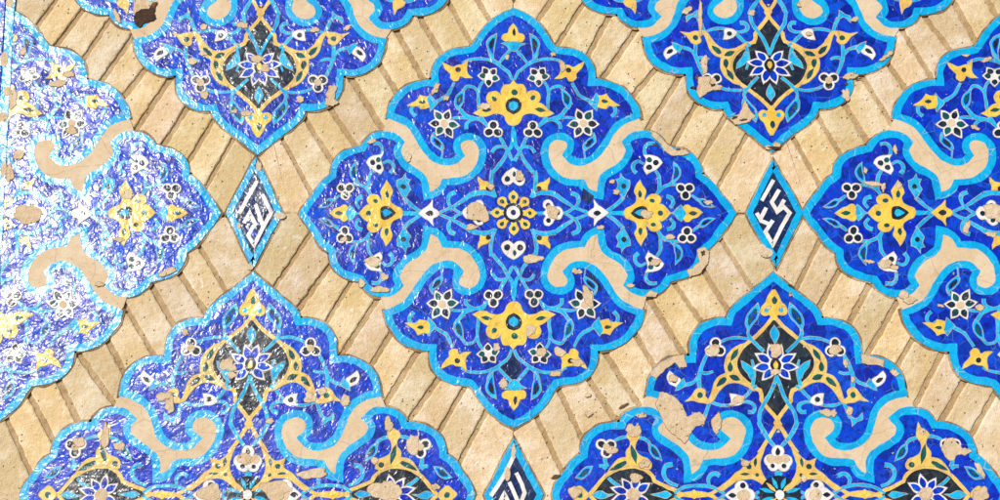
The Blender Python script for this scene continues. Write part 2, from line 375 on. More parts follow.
A_V = [ # vines of one quarter: (points, start width, end width)
 ("514.5,49 518,53 523,58 528,64", 3, 2.4), ("514.4,81 518,73 523,69 527.6,65.6 536,61.4 548,59.6 560,61.4 565,64", 2.6, 2.6),
 ("528,64 533.6,61 537,55 538,50", 2.6, 3.6), ("543,81 547,86 549,93 548.6,102.8 547,115.6 541.4,124 536,130", 2.4, 3.2),
 ("549.5,94 551,90 555,87.5 560,87 564.8,92", 2, 3), ("570,107 567,110 562.4,115.6 554,119 546,121 541,125", 3.6, 3),
 ("554,119.6 564.8,118 572,118 578,119.6", 3, 2), ("552,120 557,121.5 560.5,124.5 561,129.5", 2.2, 3.4),
 ("530,135 527,138 523.5,144 520,150", 2.6, 3), ("519,151.5 516,147 514,142", 2.4, 3), ("519,151.5 517,156 514.3,161", 2.4, 3),
 ("519,149.5 524,147.5 530,148 535,153.5", 2, 3.2), ("519.5,151 523,159 530,168 534.5,173", 2.6, 3.6),
 ("535.5,171 536.5,178 536,186 534,192 531.5,198", 3.6, 3), ("532,197 540,193.8 548,193.4 556,195", 3, 5.5), ("556,195 561,198.5 568,203 575.6,207.8", 4.5, 2.4),
 ("565,213.4 570,211.5 575.6,208 582,210 588.8,212.8", 2.2, 2.6), ("576.8,207 579.3,201 578,195.5 572,193", 2.6, 4.2),
 ("573,83.6 576,89 580.4,95.6 587,99.5 593,102.5", 2.4, 3.4), ("608,108 613,104.5 616.5,108 616.5,113 612.5,117", 2, 3.6),
 ("593.5,133 595.8,138 595,143", 2, 2.6), ("584.5,150 585,155 586,160", 1, .8),
 ("608,211.6 613,208.5 620,203 625,198", 2.6, 4), ("658.4,195.5 661,191 661.4,184 660,175 657,171", 3, 3),
 ("660.5,192.4 664,188.5 671,185.5 681,185", 3, 2.4), ("671,185.6 674.5,182.5 677,178", 3, 3), ("694,195.8 698,199 702,201.5", 2, 3),
 ("668,197 673,198.5 675.5,203 672,208.5", 4, 2.4), ("646,164.5 640,162 635.5,165 635,170 638.5,174", 2.2, 4), ("657,144.5 650,144.3 646.5,148 646.5,154 649,158", 3.4, 2.4),
]
A_EL = [
 # top bud and calyx
 E('yellow_bud', 'v', 'yellow_glaze', [SV("514.3,24.5! 517,29 519,34.2 523.5,35.5 524.8,39 521.5,42.5 517.5,42.3 514.3,43", A)], [('bud_inlay', 'black_glaze', [drop(a1(514.3, 37), a1(514.3, 29), 3.6)], 'inlay')]),
 E('calyx', 'v', 'cyan_glaze', [SV("514.3,42! 517.5,43.3 525.5,44.6! 520,47 517,51 514.3,52.5", A)]),
 E('leaf', 'q', 'cyan_glaze', [SP("530,34.5! 536,37.5 540.3,43 539,50.5 536,57 533.5,60! 533.2,52 531.5,45", A)], [('leaf_inlay', 'black_glaze', [almond(a1(534, 38.5), a1(536, 50.5), 4.4)], 'inlay')]),
 # great palmette on the vertical axis
 E('yellow_palmette', 'v', 'yellow_glaze', [SV("514.3,81! 516.5,85 523,86 525.5,91 524.8,97! 528,93 532,91.6 538,93.5 540.3,98.5 538.5,103 533,106! 538,104 544,106.5 549,111 554,114! 546,117 541,117.2 535,114.6 528,114 522.5,117 520.5,122 518,125 514.3,126", A)],
   [('palmette_heart', 'black_glaze', [SV("514.3,98.5! 519,101 521.3,106 519.5,111.5 514.3,115.6!", A)], 'inlay'), ('palmette_heart', 'cyan_glaze', [SV("514.3,102! 517.5,104.5 518,108.5 514.3,112!", A)], 'inlay2'),
    ('palmette_inlay', 'green_glaze', [circ(*a1(514.3, 93.6), 3.2)] + mv([drop(a1(530.5, 101), a1(534.8, 96.5), 4.6), almond(a1(534.5, 109.8), a1(546, 111.4), 4.2)]), 'inlay')]),
 E('stem', 'v', 'cyan_glaze', [SV("514.3,124! 515.8,132 516.2,140 517.5,147! 515.5,150 514.3,146!", A)], layer='vine'),
 star(a1(538.2, 77), [a1(545.2, 68), a1(549.8, 76.5), a1(538.6, 87.6), a1(527.2, 79.8), a1(531, 68.6)], 8.2, None),
 E('leaf', 'q', 'cyan_glaze', [SP("562.8,90.5! 568,93.5 572,99 572.5,104.5 570,109.5! 566.5,107 564,101 563.5,95", A)], [('leaf_inlay', 'green_glaze', [almond(a1(566.3, 94.5), a1(569.7, 105), 4)], 'inlay')]),
 E('yellow_bloom', 'q', 'yellow_glaze', [SP("560,61! 564.5,65 569.5,65.8 574,67.5 579,65.5 584.8,63! 582.5,68.5 578.5,72.5 576.5,74.5 577,78.5 573.5,82! 569.5,81.5 567,77 562,78.8 555,79! 559,75.5 561,70.5 560.5,66", A)], [('bloom_inlay', 'black_glaze', [circ(*a1(569, 70.5), 2.8)], 'inlay')]),
 E('calyx', 'q', 'cyan_glaze', [SP("598,94! 601,99 599.5,105 598,111.5! 593.5,107 590.5,103 594,99.5", A)]),
 E('yellow_bud', 'q', 'yellow_glaze', [SP("597.5,96.5 603,96.5 608,94.8! 610.5,99 613.5,101.5 621,106! 613.5,106.5 609,106 607.5,109.5! 602,108.5 597.5,106.5 596.8,101.5", A)], [('bud_inlay', 'green_glaze', [drop(a1(603, 102), a1(610, 102.2), 4)], 'inlay')]),
 tref(a1(533.4, 130.8), 9.6, PI/2, k=.62),
 star(a1(584, 123.6), [a1(577.8, 109.8), a1(593.8, 110.6), a1(600, 124.8), a1(591.8, 136.8), a1(575, 138.8), a1(567.6, 126)], 9.4, ('plaster', 4.0), inner=.7),
 E('leaf', 'q', 'cyan_glaze', [SP("595.5,136! 597,141.5 593.5,146 586,151! 583.5,149.5 584.5,145.5 589,140.5", A)], [('leaf_inlay', 'black_glaze', [almond(a1(586, 147.5), a1(594, 139.8), 3.6)], 'inlay')]),
 # white trefoil below the palmette
 E('white_trefoil', 'v', 'white_glaze', [SV("514.3,167.5! 518.5,170.5 522.5,174 525.5,180.5 522.5,185 518,185.2 514.3,182!", A)],
   [('petal_inlay', 'black_glaze', mv([circ(*a1(519.8, 179.3), 3.0, 3.2)]), 'inlay'), ('petal_inlay', 'green_glaze', [drop(a1(514.3, 176.5), a1(514.3, 170.5), 3.8)], 'inlay')]),
 E('yellow_bud', 'q', 'yellow_glaze', [SP("537.5,191! 537.5,185.5 540.5,183 544,182.5 549.5,178! 549.8,182 547.8,186 548,191! 543,190.3", A)], [('bud_inlay', 'black_glaze', [circ(*a1(539.4, 189), 2.6)], 'inlay')]),
 # horizontal axis
 E('white_trefoil', 'h', 'white_glaze', [SH("544,213.7 546.8,210.8 544,206.5 545,202.3 549.5,201 553.5,204 555.5,207.5 560.5,207.5 564.5,213.7", A)], [('petal_inlay', 'black_glaze', mh([circ(*a1(549, 206.2), 2.6)]) + [circ(*a1(558.5, 213.7), 2.6)], 'inlay'), ('plaster_fill', 'patch_plaster', [circ(*a1(552.5, 213.7), 4.0, 6)], 'inlay2')]),
 E('stem', 'h', 'cyan_glaze', [SH("534,213.7! 534,211.8! 540,212 546,211.5! 546,213.7!", A)], layer='vine'),
 E('stem', 'h', 'cyan_glaze', [SH("606,213.7! 606,212 616,211.6 629,210.8! 629,213.7!", A)], layer='vine'),
 E('white_bud', 'h', 'white_glaze', [SH("588.5,213.7 590.5,210.5 594.5,208.8 595,200.5! 599,205.5 604,208.8 609.8,213.7!", A)], [('bud_inlay', 'black_glaze', [drop(a1(595, 213.7), a1(603, 213.7), 6)], 'inlay')]),
 E('cyan_bud', 'q', 'cyan_glaze', [SP("622,174! 625.5,179 631,181! 630.5,188 628,193 624.5,199.5! 620.5,194 617.5,190! 619.5,184 617.5,180! 621,179", A)], [('bud_inlay', 'black_glaze', [circ(*a1(624.8, 187), 2.7)], 'inlay')]),
 E('yellow_palmette', 'h', 'yellow_glaze', [SH("625.8,213.7 627,209.5 633,206.8 637.5,203.5 638.5,198.5 636,193 637.5,187.5 641.8,181! 644.8,186.5 648.2,191.5 646.6,198 646.5,202.2! 648.5,199.5 652,195.5 658,195 662.8,199 661.5,204 658.5,206.2! 663,205 667,207.5 672.8,213.7!", A)],
   [('palmette_heart', 'black_glaze', [SH("632.2,213.7! 637,209.3 643,206.8 648,208.2 649,213.7", A)], 'inlay'), ('palmette_heart', 'cyan_glaze', [SH("636.3,213.7! 640,211 644,210 646,213.7", A)], 'inlay2'),
    ('palmette_inlay', 'green_glaze', mh([drop(a1(641.8, 198.3), a1(641.6, 190.5), 4.2), circ(*a1(654, 201.4), 2.7, 2.2)]) + [circ(*a1(662, 213.7), 2.8)], 'inlay')]),
 E('calyx', 'h', 'cyan_glaze', [SH("671,213.7! 671,212.6 676.5,212 679,208.5 683,205.5! 686,209.5 688,213.7", A)]),
 E('yellow_bud', 'h', 'yellow_glaze', [SH("686,213.7 684.8,209 687,205.6 690.5,205.2 694,207.8 698,208.5 705.5,213.7!", A)], [('bud_inlay', 'green_glaze', [almond(a1(690.5, 213.7), a1(700.5, 213.7), 4.6)], 'inlay')]),
 E('white_trefoil', 'q', 'white_glaze', [SP("664,163.3! 659.5,168.5 654.5,171.5 648.5,175! 645.6,170 647,164.5 648,159.5 645.5,155.5! 652,156 659,157.5 662.5,160.5", A)], [('petal_inlay', 'black_glaze', [circ(*a1(657.3, 163.3), 3.0), circ(*a1(650.8, 168), 2.9)], 'inlay'), ('petal_inlay', 'green_glaze', [circ(*a1(650.9, 160.6), 2.8)], 'inlay')]),
 E('leaf', 'q', 'cyan_glaze', [SP("675.6,162.5! 680.5,167 683,171.5 681.5,178 675,184! 674.5,178.5 675.8,171.5", A)], [('leaf_inlay', 'green_glaze', [almond(a1(679.2, 167.5), a1(677.6, 177), 3.6)], 'inlay')]),
 tref(a1(687.8, 190.8), 9.6, -PI/6+PI, k=.6),
 E('leaf', 'q', 'cyan_glaze', [SP("700,200! 705,199.3 710,202.3 717.5,207.5! 711,208 704,205.5", A)], [('leaf_inlay', 'black_glaze', [almond(a1(703.5, 202), a1(711.5, 204.8), 2.6)], 'inlay')]),
]
def rosette():
    c = (0, 0); y, g, dk = [], [], []
    for i in range(8):
        t = i*PI/4 + PI/2; ex = 22.5 if i % 2 == 0 else 20.5
        def q(r, s_): return (math.cos(t)*r-math.sin(t)*s_, math.sin(t)*r+math.cos(t)*s_)
        y.append(spline([q(7, 2.6), q(12, 2.8), q(16, 5.2), q(19.5, 4.2), (*q(ex+1.2, 0), 1), q(19.5, -4.2), q(16, -5.2), q(12, -2.8), q(7, -2.6)], True))
        g.append(drop(q(18.6, 0), q(13.4, 0), 4.2)); dk.append([q(6, 3.5), q(10.8, 0), q(6, -3.5)])
    dk.append(circ(0, 0, 10.0, n=24))
    return [E('rosette', 'c', 'yellow_glaze', y, [('petal_inlay', 'green_glaze', g, 'inlay'), ('dark_ring', 'black_glaze', dk, 'inlay'), ('white_ring', 'white_glaze', [circ(0, 0, 6.9, n=24)], 'inlay2'),
              ('rosette_centre', 'navy_glaze', [circ(0, 0, 2.8)], 'patch')])]
A_EL += rosette()

# ---------------- medallion B (traced on its upper right quarter)
B_OUT = B("774.5,276.5! 782,284 796,295.5 808,304.5 816,312.5 820,322! 828,321.5 838,323.5 848.5,329 856,340 857.5,351 858.5,360! 873,359.5 886,364 895,371 900,380 903.5,393.5! 893,396 882.5,402 875,411 870.5,423 867,434 859,443 847,446.8 836,445 829.5,438.5! 836,432.5 837.5,424 832,416.5 822.5,413.8 812.5,417.5 806.5,427 807.5,439 812,449 820,457.5 832,462 844,462.3 851,463.5! 854.5,470 861,476 870,478.5! 869.5,469 871.5,458 879,450 891,442 898,435.5 899.5,427 893.5,419! 901,412 910,410.5 921,412.5 929,418 933,425.5! 944,426 956,429.5 966,437 971,446.5 972.5,456! 982,462.5 991,475 1001,489 1003,495!")
B_SCROLL = B("903.5,393.5! 893,396 882.5,402 875,411 870.5,423 867,434 859,443 847,446.8 836,445 829.5,438.5! 836,432.5 837.5,424 832,416.5 822.5,413.8 812.5,417.5 806.5,427 807.5,439 812,449 820,457.5 832,462 844,462.3 851,463.5! 854.5,470 861,476 870,478.5! 869.5,469 871.5,458 879,450 891,442 898,435.5 899.5,427 893.5,419! 901,412 910,410.5! 913,407! 908,398!")
OG = B("774.5,316! 781.6,325.5 796,338 806.5,346 813,355 815.5,364.4 812.8,374 803,384.5 797,388.5 792.5,390.5! 791.2,395 791,400! 786.4,407.2 779.5,416.5 775.6,423.5!")   # ogee, right half
OGS = B("878,496! 880,492.8 892,486.8 903.5,481.4! 906,475.5 912.4,470 920,467.2 928,467 940,469.5 950.8,475.5 959.2,484.4 967,493 970,496!")   # side ogee, upper half
B_V = [
 ("800.8,329 801.6,334 799.6,338 792,347 786.5,352.4", 3, 3.2), ("799,340 803.5,338.6 812,337.8 821,339 831,342.8", 2.4, 2.8),
 ("843,354 848.8,365.6 852.4,376.4 852.6,388", 3, 3.6), ("852,371 848,373.4 844,373.5 838,371.5", 3, 2), ("853.5,377 857.5,382 863,384.4 869,385.8", 2.4, 3.6),
 ("795.5,386 801,389.5 805.5,394.5 811,399.8", 3, 3), ("812,402 804,402 799.5,404.5 798.6,408.5 801.5,412 806,412", 2.2, 4), ("820,404.6 828,405.6 835,404.8 841.6,402.4", 2.6, 2.6),
 ("843,401 845.4,407 847.5,412 850,418", 3, 3.6), ("775.2,376 778,383 783,394 788.8,403.6 793.6,412 796,424", 3.4, 3.4), ("796.5,422 793,430 787.5,439 781,447", 4.4, 3),
 ("776,472 781,478 784,483 786,488", 4, 3.6), ("799,360 797,370 798.5,379 800.5,386", 2, 3.4),
 ("838,476.5 842,474 846.5,475 849.5,479 849,485.5", 4.2, 2.6), ("834,494 840,490 848,487 862,485.8 874,487.5 884,493", 2.8, 2.8),
 ("880,486 887,483.5 892.5,478.5 894,472 890,466 884,464.8", 2.6, 4.4), ("916,437.6 911,439 907,442 905.5,447", 3, 3), ("928,436.8 934,437.5 941,440.5", 3, 2.4),
 ("952,455 952,461 950,467.5", 3, 3), ("958,466.5 954,466.5 951,469.5", 2.6, 2.6), ("949,478 944,483 938,487", 3, 3), ("800,491 806,494.5 812,495", 2.4, 2.4),
]
B_EL = [
 E('lobed_trefoil', 'v', 'yellow_glaze', [SV("774.5,290! 779,297.5 781.5,303 786,307.5 787,312.5 783,316 778,315 776.5,321! 774.5,320", B)], [('bud_inlay', 'green_glaze', [drop(b1(774.5, 304.5), b1(774.5, 296.5), 5.4)] , 'inlay'), ('bud_inlay', 'cyan_glaze', mv([circ(*b1(781.2, 310.8), 2.5)]), 'inlay')]),
 E('leaf', 'q', 'cyan_glaze', [SP("790,303.5! 796.5,309.5 802.5,317.5 803.5,324.5 801.5,331! 795.5,324 789.5,316.5 788.3,310", B)], [('leaf_inlay', 'green_glaze', [almond(b1(791, 309.3), b1(796, 315.6), 3.8), almond(b1(796, 315.4), b1(801, 324.4), 4.6)], 'inlay')]),
 E('dark_panel', 'v', 'black_glaze', [spline(mirv(snapv(OG)), True)], layer='panel'),
 E('dark_panel', 'h', 'black_glaze', [spline(mirh(snaph(OGS)), True)], layer='panel'),
 E('lotus_bud', 'v', 'cyan_glaze', [SV("774.5,326! 778.6,333.5 777.3,339 774.5,344!", B)]),
 E('lotus_bud', 'q', 'cyan_glaze', [SP("809.5,361! 808.3,367.5 803.5,374 801,379.5 797.5,376.5 797.2,370.5 800.5,366.5", B)]),
 E('yellow_crescent', 'q', 'ochre_glaze', [SP("806,343.5! 813,346 820,351.5 825,359.5 826.3,367 825.5,373.5! 832,376 837.5,382.5 841,392 844.5,399.5 851,401.2! 846,403.5 840.5,401 836,394.5 830,387.5 823,383.2 814,383.2 806,386.5 798.5,391! 803,384.5 810,379 813.5,371.5 815.2,363 812.5,354", B)],
   [('crescent_inlay', 'green_glaze', [almond(b1(812.4, 348.8), b1(820, 361.5), 5), drop(b1(821.3, 371.5), b1(820, 361.5), 5.4), almond(b1(811.5, 380.2), b1(823, 375.5), 5.8), drop(b1(826.3, 378), b1(836, 387), 5.4)], 'inlay')]),
 E('yellow_bird_bud', 'q', 'ochre_glaze', [SP("844.5,400 847.5,396.5 846.8,391.5 850.5,388.3 855.5,389 858.8,392.8 861.5,396.5 868.5,401.5! 860,400.3 852.5,402.5 847,402.5", B)], [('bud_inlay', 'green_glaze', [circ(*b1(852.6, 395.2), 2.9)], 'inlay')]),
 E('white_bud', 'q', 'white_glaze', [SP("809.5,401.3! 812.5,396.8 817.5,394.3 823.3,393.8! 822.3,399 821.8,404.5 817,405.5 812.5,403.8", B)], [('bud_inlay', 'black_glaze', [circ(*b1(817.2, 399.6), 2.7)], 'inlay')]),
 E('calyx', 'q', 'cyan_glaze', [SP("866.5,385 868.5,378.8! 873,382.5 877,390.8! 870.5,388.5", B)]),
 E('white_bud', 'q', 'white_glaze', [SP("871.3,380 876.5,376 882,371.2! 885,376.5 883,383 876.4,387.2!", B)], [('bud_inlay', 'black_glaze', [drop(b1(875.8, 382.6), b1(882.6, 377.6), 4.4)], 'inlay')]),
 E('calyx', 'q', 'cyan_glaze', [SP("847,415! 851.5,417 855,418.5 861.8,412.8! 862,419 856.5,421.5 851.5,426! 851,420.5", B)]),
 tref(b1(835, 348.3), 10.2, PI/2, k=.6, cenfill=.38),
 E('white_flower', 'v', 'white_glaze', [circ(0, b1(0, 459.5)[1], 4)]+[circ(b1(775+6.8*math.cos(t), 0)[0]+3.0, b1(0, 459.5-7.4*math.sin(t))[1], 5.6) for t in (PI/2,)], [] ),
 E('yellow_spray', 'q', 'ochre_glaze', [SP("791,447! 796,452 801,457.5 805.5,460.8 815.5,458.5! 813.5,466.5 822.5,473.5 831.5,482 841.5,488.8! 836.5,490.8 829,486 821,480.5 812,478.6 803,479.6 796,484.5 788.5,491.5! 783.5,489.5 791,481.5 795.5,473 796.2,463 793.5,455", B)],
   [('spray_inlay', 'green_glaze', [almond(b1(800.2, 457.5), b1(801.6, 467.5), 3.2), circ(*b1(808, 466.6), 2.7), almond(b1(807.5, 474), b1(818, 474), 2.6), circ(*b1(800.5, 475), 1.9)], 'inlay')]),
 E('white_flower', 'h', 'white_glaze', [circ(*b1(822, 495), 7.5), circ(*b1(811.5, 495), 7), circ(*b1(817, 487), 6.5), circ(*b1(817, 503), 6.5), almond(b1(815, 495), b1(834, 495), 11)], [('petal_inlay', 'black_glaze', [almond(b1(822, 495), b1(830.5, 495), 5)]+mh([circ(*b1(815.5, 485), 2.8)]), 'inlay'), ('plaster_fill', 'patch_plaster', [circ(*b1(815, 495), 6.4)], 'inlay2')]),
 E('yellow_node', 'h', 'yellow_glaze', [SH("857,495 861,492.5 864.4,489.8 868,492.5 872,495", B)], layer='inlay'),
 E('yellow_finial', 'q', 'ochre_glaze', [SP("911.5,469.5 906.8,468.5 905.8,464 908.5,459.5 914,456.8 919,453.5 921,449 919.5,441.5 916.3,437 915.8,430 917,422.5! 920.5,428.5 926,431.5 928.6,435.5 925.5,440.5 926,446 929.8,451.5 930,457.5! 938,459 944.5,465 950,473 952,477.5! 946.5,473 939,468.5 929,466 920,466.2", B)],
   [('finial_inlay', 'green_glaze', [almond(b1(925, 444), b1(920.5, 464.5), 5), drop(b1(930.5, 462), b1(948, 471), 5), circ(*b1(911.2, 464.6), 2.8)], 'inlay')]),
 E('leaf', 'q', 'cyan_glaze', [SP("905.8,443.5! 907.3,449 903.5,456.5 894.5,461! 896.5,454 900,447.5", B)], [('leaf_inlay', 'green_glaze', [almond(b1(904, 446.5), b1(898, 457), 3.6)], 'inlay')]),
 tref(b1(950, 447.5), 10.4, PI/6, k=.56, cenfill=.36),
 E('leaf', 'q', 'cyan_glaze', [SP("964,467! 971,468 977,472.5 982,478! 975.5,479.3 969,475.5", B)], [('leaf_inlay', 'green_glaze', [almond(b1(969, 470.5), b1(977.5, 476.5), 3.4)], 'inlay')]),
 E('lotus_bud', 'h', 'cyan_glaze', [SH("887,495! 892,491.5 899,492.8 908,494! 908,495!", B)]), 
 E('lotus_bud', 'h', 'cyan_glaze', [SH("944,495! 950,493.6 958,490.8 966,495!", B)]),
 E('yellow_bud', 'h', 'ochre_glaze', [SH("969.5,495 973,489.5 978.5,486 983.5,490 988,495", B)], [('bud_inlay', 'green_glaze', [circ(*b1(978.5, 495), 3)], 'inlay')]),
]
def rel(c, l): return [(c[0]+x, c[1]+y) for x, y in l]
LC = b1(774.5, 366)
LT = [(6.5, 22), (20.5, 12.5), (23, -2.5), (14.5, -14.5)]
B_EL.append(star((0, LC[1]), rel((0, LC[1]), LT+[(-x, y) for x, y in reversed(LT)]), 9.4, None, 'v', 'blue_glaze', 'lotus_flower', 'blue_glaze', .72))
B_EL[-1]['inl'] += [('flower_centre', 'black_glaze', [drop((0, LC[1]-5.5), (0, LC[1]+10), 11)], 'inlay2'), ('flower_centre', 'yellow_glaze', [drop((0, LC[1]-3), (0, LC[1]+5), 5)], 'patch')]
SCc = (b1(925, 495)[0], 0)
B_EL.append(star(SCc, rel(SCc, [(-4, 20), (11, 16), (22, 6.5), (22, -6.5), (11, -16), (-4, -20), (-16, -11), (-16, 11)]), 8.6, ('patch_plaster', 6.5), 'h', 'blue_glaze', 'lotus_flower', 'blue_glaze', .72))
WF = b1(777, 459.5)[1]
def wf4():
    p = [circ(7.6*math.cos(t), WF+7.6*math.sin(t), 6.0) for t in (PI/2, PI*1.06, -PI*.06, -PI*.28, -PI*.72)]
    d = [drop((0, WF+4), (0, WF+11.5), 5)]
    return E('white_flower', 'v', 'white_glaze', p, [('petal_inlay', 'black_glaze', d+[circ(8.6*math.cos(t), WF+8.6*math.sin(t), 2.2) for t in (-PI*.28, -PI*.72)], 'inlay'), ('plaster_fill', 'patch_plaster', [circ(-7, WF+.6, 4.3), circ(7, WF+.6, 4.3), circ(0, WF-.5, 4.4)], 'inlay2')])
B_EL = [e for e in B_EL if not (e['name'] == 'white_flower' and e['sym'] == 'v')] + [wf4()]
def bcen():
    sq = [(14, 0), (5.5, 5.5), (0, 14), (-5.5, 5.5), (-14, 0), (-5.5, -5.5), (0, -14), (5.5, -5.5)]
    return [E('centre_star', 'c', 'black_glaze', [[(x*1.35, y*1.25) for x, y in circ(0, 0, 15, n=24)]],
      [('star_points', 'ochre_glaze', [almond((4*math.cos(t), 4*math.sin(t)), (19*math.cos(t), 17*math.sin(t)), 3.4) for t in (PI*.25, PI*.75, PI*1.25, PI*1.75)], 'inlay'),
       ('star_points', 'cyan_glaze', [almond((6*math.cos(t), 6*math.sin(t)), (22*math.cos(t), 18*math.sin(t)), 3.8) for t in (PI*.12, PI*.88, PI*1.12, PI*1.88, PI*.4, PI*.6)], 'inlay'),
       ('centre_dot', 'white_glaze', [circ(0, 0, 4.4, 5)], 'inlay2')])]
B_EL += bcen()

def quad_pts(pts, sx, sz): return [(x[0]*sx, x[1]*sz, *x[2:]) for x in pts]
def closed_outline(q):
    a = q; b = [(p[0], -p[1], *p[2:]) for p in reversed(q)][1:]
    c = [(-p[0], -p[1], *p[2:]) for p in q][1:]; d = [(-p[0], p[1], *p[2:]) for p in reversed(q)][1:-1]
    return a+b+c+d
def fix_ends(q):
    q = list(q); q[0] = (0.0, q[0][1], 1); q[-1] = (q[-1][0], 0.0, 1); return q

def medallion(kind, X, Z, label, patches, half=False, sx=1.0, sz=1.0, navy=(), kl=1.0, gaps=()):
    fr = Frame(X, Z, half, kl)
    root = thing('tile_medallion', label, 'tile medallion', X, Z, 'blue tile medallions set in the brick wall')
    q = fix_ends(A_OUT if kind == 'A' else B_OUT); sc = A_SCROLL if kind == 'A' else B_SCROLL
    q = [(p[0]*sx, p[1]*sz, p[2]) for p in q]; sc = [(p[0]*sx, p[1]*sz, p[2]) for p in sc]
    if half:
        ctrl = q + [(p[0], -p[1], p[2]) for p in reversed(q)][1:]
        line = spline(ctrl, False); fieldp = [(0, line[0][1])] + line[1:-1] + [(0, line[-1][1])]
    else:
        line = spline(closed_outline(q), True); fieldp = line
    cl = not half
    # grout line round the piece
    bm = bmesh.new()
    f2 = Frame(X, Z, False, kl); f3 = Frame(X, Z)
    add_stroke(bm, f2, line, lambda t, b: 10.6+3.2*noise.noise(Vector(((X+b[0])*.09, (Z+b[1])*.09, 5.5))), LAY['grout']-0.2, cl, 0.6)
    obj('grout_line', bm, 'grout', root)
    wf = lambda t, b: 7.3+1.3*noise.noise(Vector(((X+b[0])*.12, (Z+b[1])*.12, 1.5)))
    O1, O2 = offsets(line, wf, cl)
    def clean(o_):
        res = []
        for p in o_:
            if min((p[0]-l[0])**2+(p[1]-l[1])**2 for l in line) >= 3.0**2: res.append(p)
        return res
    def area(o_): return abs(sum(o_[i-1][0]*o_[i][1]-o_[i][0]*o_[i-1][1] for i in range(len(o_))))
    if half:
        O1 = [(0, O1[0][1])]+O1+[(0, O1[-1][1])]; O2 = [(0, O2[0][1])]+O2+[(0, O2[-1][1])]
    O1, O2 = clean(O1), clean(O2)
    outer, inner = (O1, O2) if area(O1) > area(O2) else (O2, O1)
    bm = bmesh.new(); add_poly(bm, Frame(X, Z, half, kl), outer, LAY['field']-.16, 2.4); obj('border', bm, 'turquoise_glaze', root)
    bm = bmesh.new(); add_poly(bm, Frame(X, Z, half, kl), inner, LAY['field'], 0.25); obj('field', bm, 'blue_glaze', root)
    for nv in navy:
        bm = bmesh.new(); add_poly(bm, f2, [(p[0], p[1]) for p in trace(nv, (X, Z))], LAY['panel']-.02, .2); obj('dark_tile', bm, 'navy_glaze', root)
    for a, b in ((1, 1), (1, -1), (-1, 1), (-1, -1)):
        if half and a < 0: continue
        bm = bmesh.new(); add_poly(bm, f2, spline(quad_pts(sc, a, b), True), LAY['scroll'], 2.0); obj('scroll', bm, 'plaster', root)
    # vines
    for a, b in ((1, 1), (1, -1), (-1, 1), (-1, -1)):
        if half and a < 0: continue
        bm = bmesh.new()
        for s_, w0, w1 in (A_V if kind == 'A' else B_V):
            p = trace(s_, CA if kind == 'A' else CB); p = spline(quad_pts(p, a*sx, b*sz), False, 1.3)
            vw = lambda t, bb: 0.88*(w0+(w1-w0)*t)+0.4*math.sin(t*PI)+0.35*noise.noise(Vector(((X+bb[0])*.3, (Z+bb[1])*.3, 6)))
            add_joint(bm, fr, p, LAY['vine'], 0.4, vw)
            add_stroke(bm, fr, p, vw, LAY['vine']+.12, False, 0.2)
        obj('vine', bm, None, root, ['cyan_glaze', 'joint_grout'])
    if kind == 'B':
        for s_ in (1, -1):
            for nm, ctrl, w in (('yellow_tracery', OG, 3.9),):
                bm = bmesh.new()
                for a in (1, -1): add_stroke(bm, fr, spline(quad_pts(snapv(ctrl), a*sx, s_*sz), False), lambda t, b: w, LAY['vine']+0.02, False, .3)
                lo = B("775.6,423! 780,428 786.4,438 792,446 797,453")
                for a in (1, -1): add_stroke(bm, fr, spline(quad_pts(snapv(lo), a*sx, s_*sz), False), lambda t, b: w, LAY['vine']+0.02, False, .3)
                add_poly(bm, fr, [(x, y*s_*sz) for x, y in SV("775.6,416! 778,420 781.5,424.5 778.6,428.5 775.6,433!", B)], LAY['base'], .3)
                obj(nm, bm, 'ochre_glaze', root)
        for a in (1, -1):
            bm = bmesh.new()
            for s_ in (1, -1):
                add_stroke(bm, fr, spline(quad_pts(OGS, a*sx, s_*sz), False), lambda t, b: 3.8, LAY['vine']+0.02, False, .3)
                add_stroke(bm, fr, spline(quad_pts(B("838,488 848,494 858,496 870,496 880,493"), a*sx, s_*sz), False), lambda t, b: 3.6, LAY['vine']+0.02, False, .3)
            obj('yellow_tracery', bm, 'ochre_glaze', root)
    # flowers, leaves, palmettes
    for e in (A_EL if kind == 'A' else B_EL):
        combos = {'q': ((1, 1), (1, -1), (-1, 1), (-1, -1)), 'v': ((1, 1), (1, -1)), 'h': ((1, 1), (-1, 1)), 'c': ((1, 1),)}[e['sym']]
        for a, b in combos:
            if half and a < 0: continue
            bm = bmesh.new(); tf = lambda P_: [(x[0]*a*sx, x[1]*b*sz) for x in P_]
            mat = e['mat']; nm = e['name']
            if e['name'] == 'white_bud' and kind == 'A' and X > 400: mat, nm = 'yellow_glaze', 'yellow_bud'
            if e['layer'] == 'base' and e['sym'] != 'c':
                for P_ in e['polys']: add_joint(bm, fr, tf(P_), LAY['base'])
            for P_ in e['polys']: add_poly(bm, fr, tf(P_), LAY[e['layer']], .15)
            if not bm.verts: bm.free(); continue
            o = obj(nm, bm, None, root, [mat, 'joint_grout'])
            inl = list(e['inl'])
            if nm == 'leaf':          # leaves are turquoise outlines round a blue heart
                pc = e['polys'][0]; gx = sum(p[0] for p in pc)/len(pc); gy = sum(p[1] for p in pc)/len(pc)
                inl = [('leaf_heart', 'blue_glaze', [[(gx+(p[0]-gx)*.66, gy+(p[1]-gy)*.66) for p in pc]], 'inlay')]+[(q_[0], q_[1], q_[2], 'inlay2') for q_ in inl]
            for cn, cm, cp, cl_ in inl:
                sets = [cp] if cn in ('petal_inlay', 'dark_ring', 'star_points') else [[P_] for P_ in cp]
                for cps in sets:
                    bm = bmesh.new()
                    for P_ in cps: add_poly(bm, fr, tf(P_), LAY[cl_], .3)
                    if not bm.verts: bm.free(); continue
                    obj(cn, bm, cm, o)
